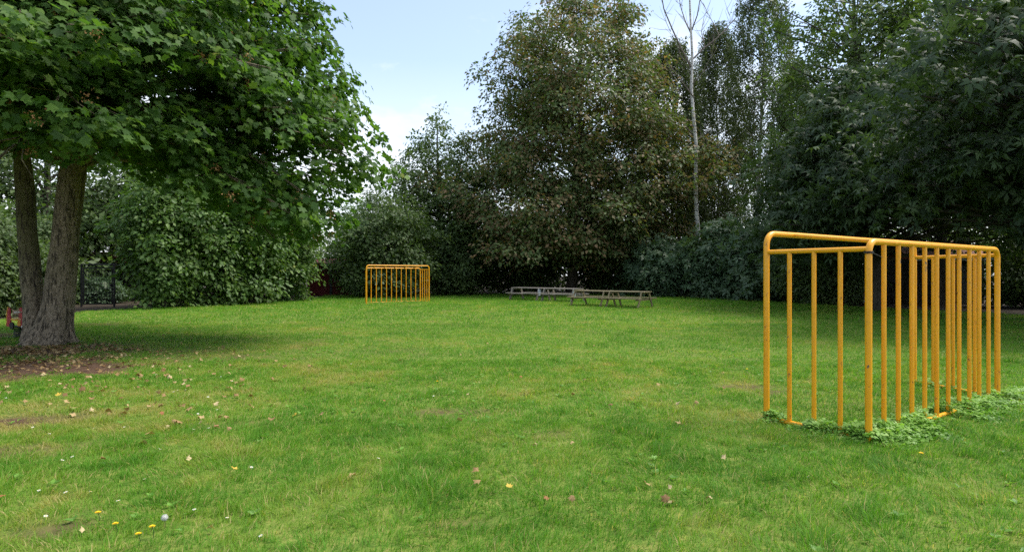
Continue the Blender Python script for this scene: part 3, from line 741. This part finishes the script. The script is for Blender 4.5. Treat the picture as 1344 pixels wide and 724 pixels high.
# ------------------------------------------------------------------ picnic tables
def picnic(label, cx, cy, ax, L, mat, group, wide=False, plates=()):
    root = thing('picnic_table', label, 'picnic table', (cx, cy, 0), group)
    root.rotation_euler.z = math.atan2(ax[1], ax[0])
    t = MB()
    for k in range(5): t.box((0, -.30+.15*k, .735), (L, .138, .042), bev=.006)
    t.build('tabletop', mat, root)
    for s in (-1, 1):
        b = MB()
        for k in range(2): b.box((0, s*(.64+.145*k), .445), (L, .135, .042), bev=.006)
        b.build('seat', mat, root)
        for e in (-1, 1):
            p0 = Vector((e*(L/2-.14), s*(.60 if wide else .70), .0)); p1 = Vector((e*(L/2-.14), s*(.36 if wide else .34), .712)); d = p1-p0
            p0 = p0+Vector((0,0,.0)); MB().box((p0+p1)/2, (d.length, .05, .14 if wide else .10), d, (0,s,.6), .006).build('leg', mat, root)
    for e in (-1, 1):
        MB().box((e*(L/2-.195), 0, .395), (.05, 1.56, .09), bev=.005).build('crossbeam', mat, root)
        MB().box((e*(L/2-.195), 0, .68), (.05, .68, .07), bev=.005).build('crossbeam', mat, root)
    for e in plates:
        MB().box((e*(L/2-.10), .36, .50), (.012, .24, .36), bev=.004).build('end_plate', PLATE, root)
    return root
d = Vector((-.77,.64)).normalized(); e0 = Vector((6.08,27.9))
PG = 'picnic tables set end to end on the far lawn'
for k, lab in enumerate(('tan wooden picnic table at the right end of the row of tables', 'tan wooden picnic table joining the grey tables at its left end')):
    c = e0+d*(.95+1.93*k); picnic(lab, c.x, c.y, d, 1.9, WOOD_TAN, PG)
d = Vector((-.735,.68)).normalized(); e0 = Vector((3.14,33.0))+Vector((.68,.735))*.74
for k, lab in enumerate(('grey wooden picnic table with pale plate beside the tan tables', 'grey wooden picnic table at the left end of the row of tables')):
    c = e0+d*(1.15+2.42*k); picnic(lab, c.x, c.y, d, 2.3, WOOD_GREY, PG, True, (-1,))

# ------------------------------------------------------------------ gate, sheds, spring rider
def gate():
    y = 29.5; x0, x1 = at(107, y), at(150, y); xc = (x0+x1)/2; W = x1-x0
    root = thing('metal_gate', 'narrow black metal gate in its frame under the trees at left', 'gate', (xc, y, 0))
    for s in (-1, 1): MB().box((s*W/2, 0, 1.0), (.07,.07,2.04), bev=.005).build('post', METAL_BLACK, root)
    MB().box((0, 0, 1.985), (W-.07,.06,.06), bev=.005).build('top_bar', METAL_BLACK, root)
    m = MB(); hw = W/2-.10
    for s in (-1, 1): m.box((s*hw, 0, .97), (.05,.04,1.75))
    for z in (.12, 1.82): m.box((0, 0, z), (2*hw-.05,.04,.05))
    leaf = m.build('gate_leaf', METAL_BLACK, root)
    m = MB()
    for k in range(1, 11): m.tube([(-hw+2*hw*k/11, 0, .14), (-hw+2*hw*k/11, 0, 1.80)], .008, 6)
    for k in range(1, 9): m.tube([(-hw, .01, .12+1.7*k/9), (hw, .01, .12+1.7*k/9)], .006, 6)
    m.build('lattice', METAL_BLACK, leaf)
    MB().box((hw-.03,-.04,1.0), (.05,.06,.14), bev=.01).build('handle', METAL_BLACK, leaf)
gate()
def shed(name, label, cx, y, W, D, hw, wall, roofm, fas, rise=.7, front=None):
    root = thing(name, label, 'shed', (cx, y, 0))
    MB().box((0, D/2, hw/2), (W, D, hw)).build('wall', wall, root)
    r = MB(); z = hw+.004
    r.add([(-W/2-.25,-.3,z+.02),(W/2+.25,-.3,z+.02),(W/2+.25,D/2,z+rise),(-W/2-.25,D/2,z+rise),(-W/2-.25,D+.3,z+.02),(W/2+.25,D+.3,z+.02),
           (-W/2-.25,-.3,z+.10),(W/2+.25,-.3,z+.10),(W/2+.25,D/2,z+rise+.09),(-W/2-.25,D/2,z+rise+.09),(-W/2-.25,D+.3,z+.10),(W/2+.25,D+.3,z+.10)],
          [(0,3,2,1),(3,4,5,2),(6,7,8,9),(9,8,11,10),(0,1,7,6),(5,4,10,11),(0,6,9,3),(3,9,10,4),(1,2,8,7),(2,5,11,8)])
    r.build('roof', roofm, root)
    MB().box((0,-.33,z-.01), (W+.5,.045,.20), bev=.005).build('fascia', fas, root)
    return root
s = shed('garden_shed', 'low shed with grey fascia and terracotta roof behind the black gate', at(128,37.5), 37.5, 5.0, 3.5, 2.12, DARK_WALL, TILE_RED, FASCIA)
s = shed('garden_shed', 'low dark shed with white eaves and terracotta roof behind the near goal', at(1243,32), 32, 3.8, 3.6, 2.32, DARK_WALL, TILE_RED, WHITE, .9)
f = MB()
for xx in (-.62, .12): f.box((xx,-.025,1.35), (.05,.05,1.1))
for zz in (.825,1.875): f.box((-.25,-.025,zz), (.69,.05,.05))
wf = f.build('window', WHITE, s); MB().box((-.25,-.012,1.35), (.69,.02,1.0)).build('pane', GLASS, wf)
MB().box((.95,-.02,1.0), (.75,.04,1.95), bev=.005).build('door', flat('grey_door', (.09,.09,.09)), s)
y = 44.5
s = shed('board_shed', 'red boarded shed with dark corner post glimpsed at end of the hazel bushes', at(431,y), y, 3.0, 3.0, 2.2, RED_BOARD, RED_BOARD, RED_BOARD, .35)
MB().box((.18,-.03,1.12), (.16,.06,2.14), bev=.005).build('corner_post', flat('dark_post', (.04,.045,.05)), s)
f = MB()
for k in range(9): f.box((-1.5+.17*k+.09,-.012,1.08), (.012,.02,2.1))
f.build('board_strip', flat('red_strip', (.10,.015,.015)), s)

def rider():
    bx, by = gnd(26, 444); root = thing('spring_rider', 'red and yellow spring rider toy beside the maple trunk', 'playground rider', (bx, by, .02)); root.rotation_euler.z = -.45
    m = MB(); n = 90
    m.tube([(.11*math.cos(t*5.5*6.283), .11*math.sin(t*5.5*6.283), .03+.22*t) for t in np.linspace(0, 1, n)], .016, 7); m.build('spring', METAL_BLACK, root, True)
    MB().box((0,0,.015), (.34,.34,.03), bev=.006).build('base_plate', METAL_BLACK, root)
    MB().box((0,0,.265), (.5,.2,.03), bev=.006).build('top_plate', METAL_BLACK, root)
    back = [(-.30,.27),(-.14,.27),(-.13,.46),(-.17,.56),(-.16,.68),(-.20,.72),(-.24,.68),(-.27,.52)]
    MB().prism(back, (0,-.12,0), (1,0,0), (0,0,1), .03).build('side_panel', TOY_RED, root)
    MB().prism(back, (0,.12,0), (1,0,0), (0,0,1), .03).build('side_panel', TOY_RED, root)
    MB().prism([(a*1.0-.012, b) for a, b in back[-1:]+back[:1]]+[(-.315,.27),(-.30,.55),(-.245,.735),(-.20,.735),(-.24,.69)], (0,-.138,0), (1,0,0), (0,0,1), .006).build('trim', TOY_YEL, root)
    MB().box((-.02,0,.44), (.28,.27,.035), bev=.01).build('seat', TOY_YEL, root)
    h = MB().box((.24,0,.37), (.16,.26,.17), bev=.02); h.build('hood', TOY_RED, root)
    g_ = MB()
    for k in range(5): g_.box((.325,0,.315+.03*k), (.012,.20,.018))
    for k in range(5): g_.box((.24,-.135,.315+.03*k), (.13,.012,.018))
    g_.build('grille', TOY_YEL, root)
    MB().prism([(.10,.45),(.17,.45),(.15,.60),(.16,.66),(.13,.70),(.10,.66),(.11,.58)], (0,0,0), (1,0,0), (0,0,1), .05).build('dashboard', TOY_RED, root)
    MB().tube([(.12,-.17,.615),(.12,.17,.615)], .016, 8).build('handlebar', WHITE, root, True)
    for s in (-1,1): MB().tube([(-.02,s*.14,.30),(-.02,s*.17,.30)], .085, 18).build('wheel', METAL_BLACK, root, True)
    MB().box((.335,0,.285), (.03,.27,.05), bev=.008).build('bumper', WHITE, root)
rider()

# ------------------------------------------------------------------ fallen leaves and flowers
def one_leaf(curl, seed):
    r = np.random.default_rng(seed); P = T_MAPLE[0].copy()
    P[:,2] = -curl*(np.abs(P[:,1])**1.5)*r.choice([-1,1])+.25*curl*np.sin(P[:,0]*3+seed)+.05*r.normal(size=len(P))
    P[:,1] *= .8+.3*r.random()
    return P, T_MAPLE[1]
protos = []
for k in range(6):
    P, T = one_leaf(.35+.25*(k % 3), k)
    me = None
    o = tris('fallen_leaf', P, T, L_DEAD, tint=np.full(len(P), [.1,.35,.5,.65,.8,.95][k])); COL.objects.unlink(o); protos.append(o)
Yl = leaf_mat('fallen_leaf_yellow', [(0,(.55,.36,.05)),(1,(.62,.45,.09))], .2, .6, .2, 1.0); Rl = leaf_mat('fallen_leaf_red', [(0,(.30,.12,.05)),(1,(.36,.16,.07))], .2, .6, .2, 1.0)
py_ = tris('fallen_leaf', *one_leaf(.4, 11), Yl, tint=np.full(len(T_MAPLE[0]), .5)); COL.objects.unlink(py_)
pr_ = tris('fallen_leaf', *one_leaf(.5, 12), Rl, tint=np.full(len(T_MAPLE[0]), .5)); COL.objects.unlink(pr_)
def put_leaf(px, py, size, proto, label, group):
    x, y = gnd(px, py); o = proto.copy(); COL.objects.link(o); o.location = (x, y, float(lawnz(np.array([x]), np.array([y]))[0])+.046)
    o.scale = (size,)*3; o.rotation_euler = (rng.normal()*.35, rng.normal()*.35, rng.random()*6.28); tag(o, label, 'leaf', group)
named = [(461,633,.085,4,'large curled tan leaf on the open grass in the middle foreground'),(245,612,.07,5,'pale straw coloured leaf lying left of a yellow leaf'),
         (308,627,.075,'y','upright yellow leaf in the left foreground grass'),(462,507,.085,4,'pale tan leaf alone on the grass in mid lawn'),
         (504,533,.06,'r','small dark red leaf on the grass at mid lawn'),(422,551,.075,3,'brown curled leaf beside a greenish yellow leaf'),(388,553,.075,'y','greenish yellow leaf beside a brown curled leaf'),
         (626,631,.075,1,'dark brown flat leaf near a bare soil scrape'),(668,651,.06,'y','orange yellow leaf at the bottom centre of the lawn'),(76,526,.09,'y','yellow leaf on the grass below the maple'),
         (719,666,.06,'r','reddish leaf low in the grass right of centre foreground'),(752,523,.08,2,'brown leaf with pale weed beside it at mid lawn'),(684,499,.075,'r','orange red leaf far out on the open lawn'),
         (863,510,.08,3,'light brown leaf on the grass toward the near goal'),(317,512,.10,3,'large light brown leaf between many small daisies'),(277,707,.06,4,'tan leaf at the bottom edge near the dandelions'),
         (111,707,.05,5,'small pale curled leaf left of the dandelions'),(136,614,.07,1,'dark brown leaf in the left foreground grass'),(212,551,.06,'r','orange brown leaf among left foreground grass'),(2,663,.05,'r','small orange leaf at left frame edge')]
LG = 'fallen leaves on the lawn'
for px, py, s, k, lab in named: put_leaf(px, py, s*.6, py_ if k == 'y' else pr_ if k == 'r' else protos[k], lab, LG)
pts = []
while len(pts) < 240:
    px = rng.normal(150, 130); py = 452+abs(rng.normal())*48+6
    if -20 < px < 560 and py < 600 and (px < 420 or rng.random() < .4): pts.append((px, py))
for px, py in pts: put_leaf(px, py, .030+.032*rng.random(), protos[rng.integers(6)], 'small dry brown leaf among many scattered on the grass near the maple', 'dry leaves scattered near the maple')
for k in range(26): put_leaf(560+420*rng.random(), 440+230*rng.random()**1.5, 0.03+.02*rng.random(), protos[rng.integers(6)], 'tiny brown leaf fragment lying alone on the open lawn', 'leaf fragments on the open lawn')
# litter under the maple
n = 7000; x = TREE[0]+rng.normal(size=n)*1.7+.3; y = TREE[1]-1.6+rng.normal(size=n)*1.5
ok = (rng.random(n) < .1+bare(x, y)) & (np.hypot(x-TREE[0], y-TREE[1]) > .6); x, y = x[ok], y[ok]; n = len(x)
ax = rng.normal(size=(n,3))*np.array([1,1,.25]); nm = np.array([0,0,1.0])+rng.normal(size=(n,3))*.4
V, T, c = leaves(np.stack([x, y, lawnz(x, y)+.014], -1), ax, nm, .045*(.5+.9*rng.random(n)), T_MAPLE5, rng.random(n)**1.4*.9)
tag(tris('leaf_litter', V, T, L_DEAD, tint=c), 'dry brown leaf litter on bare soil under the maple', 'leaf litter', kind='stuff')

def flower_mesh():
    m = MB(); 
    P = []; n = 12
    for k in range(n):
        a = 6.283*k/n
        for rr, da, zz in ((.25,0,.04),(.85,.16,.10),(1.0,0,.06),(.85,-.16,.10)): P.append((rr*math.cos(a+da), rr*math.sin(a+da), zz))
    m.add(P, [(4*k,4*k+3,4*k+2,4*k+1) for k in range(n)]); return m
dz = [(51,656),(86,658),(255,683),(298,695),(155,669),(119,657),(95,609),(82,614),(43,570),(60,580),(65,579),(137,565),(163,570),(123,571),(33,538),(8,530),(181,498),(205,498),(220,513),(233,519),(244,518),(260,552),(274,571),(254,573),(319,541),(330,625),(285,546),(273,528),(305,507),
      (342,720),(533,660),(585,581),(461,483),(437,448),(405,502),(394,536),(497,612),(569,527),(1061,637),(236,527),(228,521),(241,531),(250,524),(60,690),(170,480),(290,500),(190,640),(340,470),(210,600)]
stem0 = MB().tube([(0,0,-1.6),(.05,0,-.8),(0,0,.02)], .10, 5).build('stem', STEM); head0 = flower_mesh().build('petals', PETAL); cen0 = MB().tube([(0,0,.02),(0,0,.14),(0,0,.2)], [.28,.26,.1], 8).build('flower_eye', YELLOW)
def flower(px, py, s):
    x, y = gnd(px, py); z = float(lawnz(np.array([x]), np.array([y]))[0])
    root = thing('daisy', 'tiny white daisy flower among the lawn grass', 'flower', (x, y, z+.045), 'white daisies in the lawn'); root.scale = (s,)*3; root.rotation_euler = (rng.normal()*.2+.25, rng.normal()*.2, rng.random()*6)
    for o in (stem0, head0, cen0):
        c = o.copy(); c.parent = root; COL.objects.link(c)
for px, py in dz: flower(px, py, .0105+.003*rng.random())
for o in (stem0, head0, cen0): bpy.data.objects.remove(o)
def dandelion(px, py, lab, s=.017):
    x, y = gnd(px, py); z = float(lawnz(np.array([x]), np.array([y]))[0])
    root = thing('dandelion', lab, 'flower', (x, y, z), 'yellow dandelions in the lawn')
    MB().tube([(0,0,0),(.005,0,.035),(0,-.01,.07)], .0025, 6).build('stem', STEM, root)
    m = MB()
    for ring, nn in ((1.0,16),(.75,13),(.45,8)):
        for k in range(nn):
            a = 6.283*k/nn+ring; c, s_ = math.cos(a), math.sin(a); r = s*ring; zz = .07+.010*(1.1-ring)
            m.add([(.1*r*c,-.01+.1*r*s_,zz), (r*c-.16*s*s_,-.01+r*s_+.16*s*c,zz+.004), (r*c+.16*s*s_,-.01+r*s_-.16*s*c,zz+.004)], [(0,2,1)])
    m.build('petals', YELLOW, root)
dandelion(130,690,'yellow dandelion nearest the white seed head, standing upper left')
dandelion(201,712,'yellow dandelion just below left of the grey seed head')
dandelion(153,706,'yellow dandelion between two others at bottom left', .016)
dandelion(183,722,'yellow dandelion cut by the bottom edge of the picture', .016)
dandelion(574,509,'tiny yellow dandelion alone in the middle of the lawn')
dandelion(1208,610,'yellow dandelion in front of the weedy near goal base')
dandelion(980,492,'tiny yellow dandelion left of the near goal front post', .018)
x, y = gnd(216, 699); z = float(lawnz(np.array([x]), np.array([y]))[0])
root = thing('dandelion_clock', 'round grey white dandelion seed head in the left foreground grass', 'flower', (x, y, z))
MB().tube([(0,0,0),(.004,0,.03),(0,0,.062)], .002, 6).build('stem', STEM, root)
n = 260; dd = nrm(rng.normal(size=(n,3))); C = dd*.019+np.array([0,0,.066])
V, T, c = leaves(C, np.cross(dd, rng.normal(size=(n,3))), dd, np.full(n, .007), rosette(4, .12, 0), np.zeros(n)); tris('seed_ball', V, T, SEED, root)
MB().tube([(0,0,.056),(0,0,.066),(0,0,.074)], [.008,.011,.005], 8).build('seed_core', SEED, root)

# ------------------------------------------------------------------ camera, sky, light
cam = bpy.data.cameras.new('camera'); co = bpy.data.objects.new('camera', cam); COL.objects.link(co)
co.location = (0, 0, EYE); co.rotation_euler = (math.radians(90), 0, 0)
cam.sensor_width = 36; cam.lens = F/1344*36; cam.shift_y = -(362-HZ)/1344; cam.clip_end = 1500; cam.clip_start = .05
scene.camera = co

SUN_EL, SUN_AZ = 58.0, 78.0                  # azimuth clockwise from +Y: behind the camera, to the right
wd = bpy.data.worlds.new('World'); scene.world = wd; wd.use_nodes = True; nt = wd.node_tree; nt.nodes.clear()
out = nt.nodes.new('ShaderNodeOutputWorld'); bg = nt.nodes.new('ShaderNodeBackground'); sky = nt.nodes.new('ShaderNodeTexSky')
sky.sky_type = 'NISHITA'; sky.sun_disc = False; sky.sun_elevation = math.radians(SUN_EL); sky.sun_rotation = math.radians(SUN_AZ); sky.air_density = 1.0; sky.dust_density = 1.5; sky.ozone_density = 1.0
tc = nt.nodes.new('ShaderNodeTexCoord')
sep = nt.nodes.new('ShaderNodeSeparateXYZ'); nt.links.new(tc.outputs['Generated'], sep.inputs[0])
mp = nt.nodes.new('ShaderNodeMapping'); mp.inputs['Scale'].default_value = (1,1,2.2); mp.inputs['Location'].default_value = (.35,.2,.1); nt.links.new(tc.outputs['Generated'], mp.inputs[0])
cn = noise(nt, 2.6, 9, mp.outputs[0], .58)
cf = ramp(nt, cn, [(.46,(0,0,0)),(.66,(1,1,1))])
hz_ = ramp(nt, sep.outputs['Z'], [(.02,(.80,.80,.80)),(.32,(.16,.16,.16))])
fac = mix(nt, 1.0, cf, hz_, 'SCREEN')
colr = mix(nt, fac, sky.outputs[0], (4.6,4.75,5.0))
nt.links.new(colr, bg.inputs[0]); bg.inputs[1].default_value = .048
nt.links.new(bg.outputs[0], out.inputs[0])
sl = bpy.data.lights.new('sun', 'SUN'); sl.energy = .88; sl.angle = math.radians(28); sl.color = (1,.95,.87)
so = bpy.data.objects.new('sun', sl); COL.objects.link(so)
az, el = math.radians(SUN_AZ), math.radians(SUN_EL)
dirv = Vector((math.sin(az)*math.cos(el), math.cos(az)*math.cos(el), math.sin(el)))
so.rotation_euler = dirv.to_track_quat('Z', 'Y').to_euler(); so.location = dirv*60

vs = scene.view_settings; vs.view_transform = 'Standard'; vs.look = 'None'; vs.gamma = 1; vs.exposure = 2.55
cy = scene.cycles; cy.max_bounces = 6; cy.diffuse_bounces = 3; cy.glossy_bounces = 2; cy.transmission_bounces = 4; cy.transparent_max_bounces = 4
cy.caustics_reflective = False; cy.caustics_refractive = False; cy.use_denoising = False; cy.sample_clamp_indirect = 6
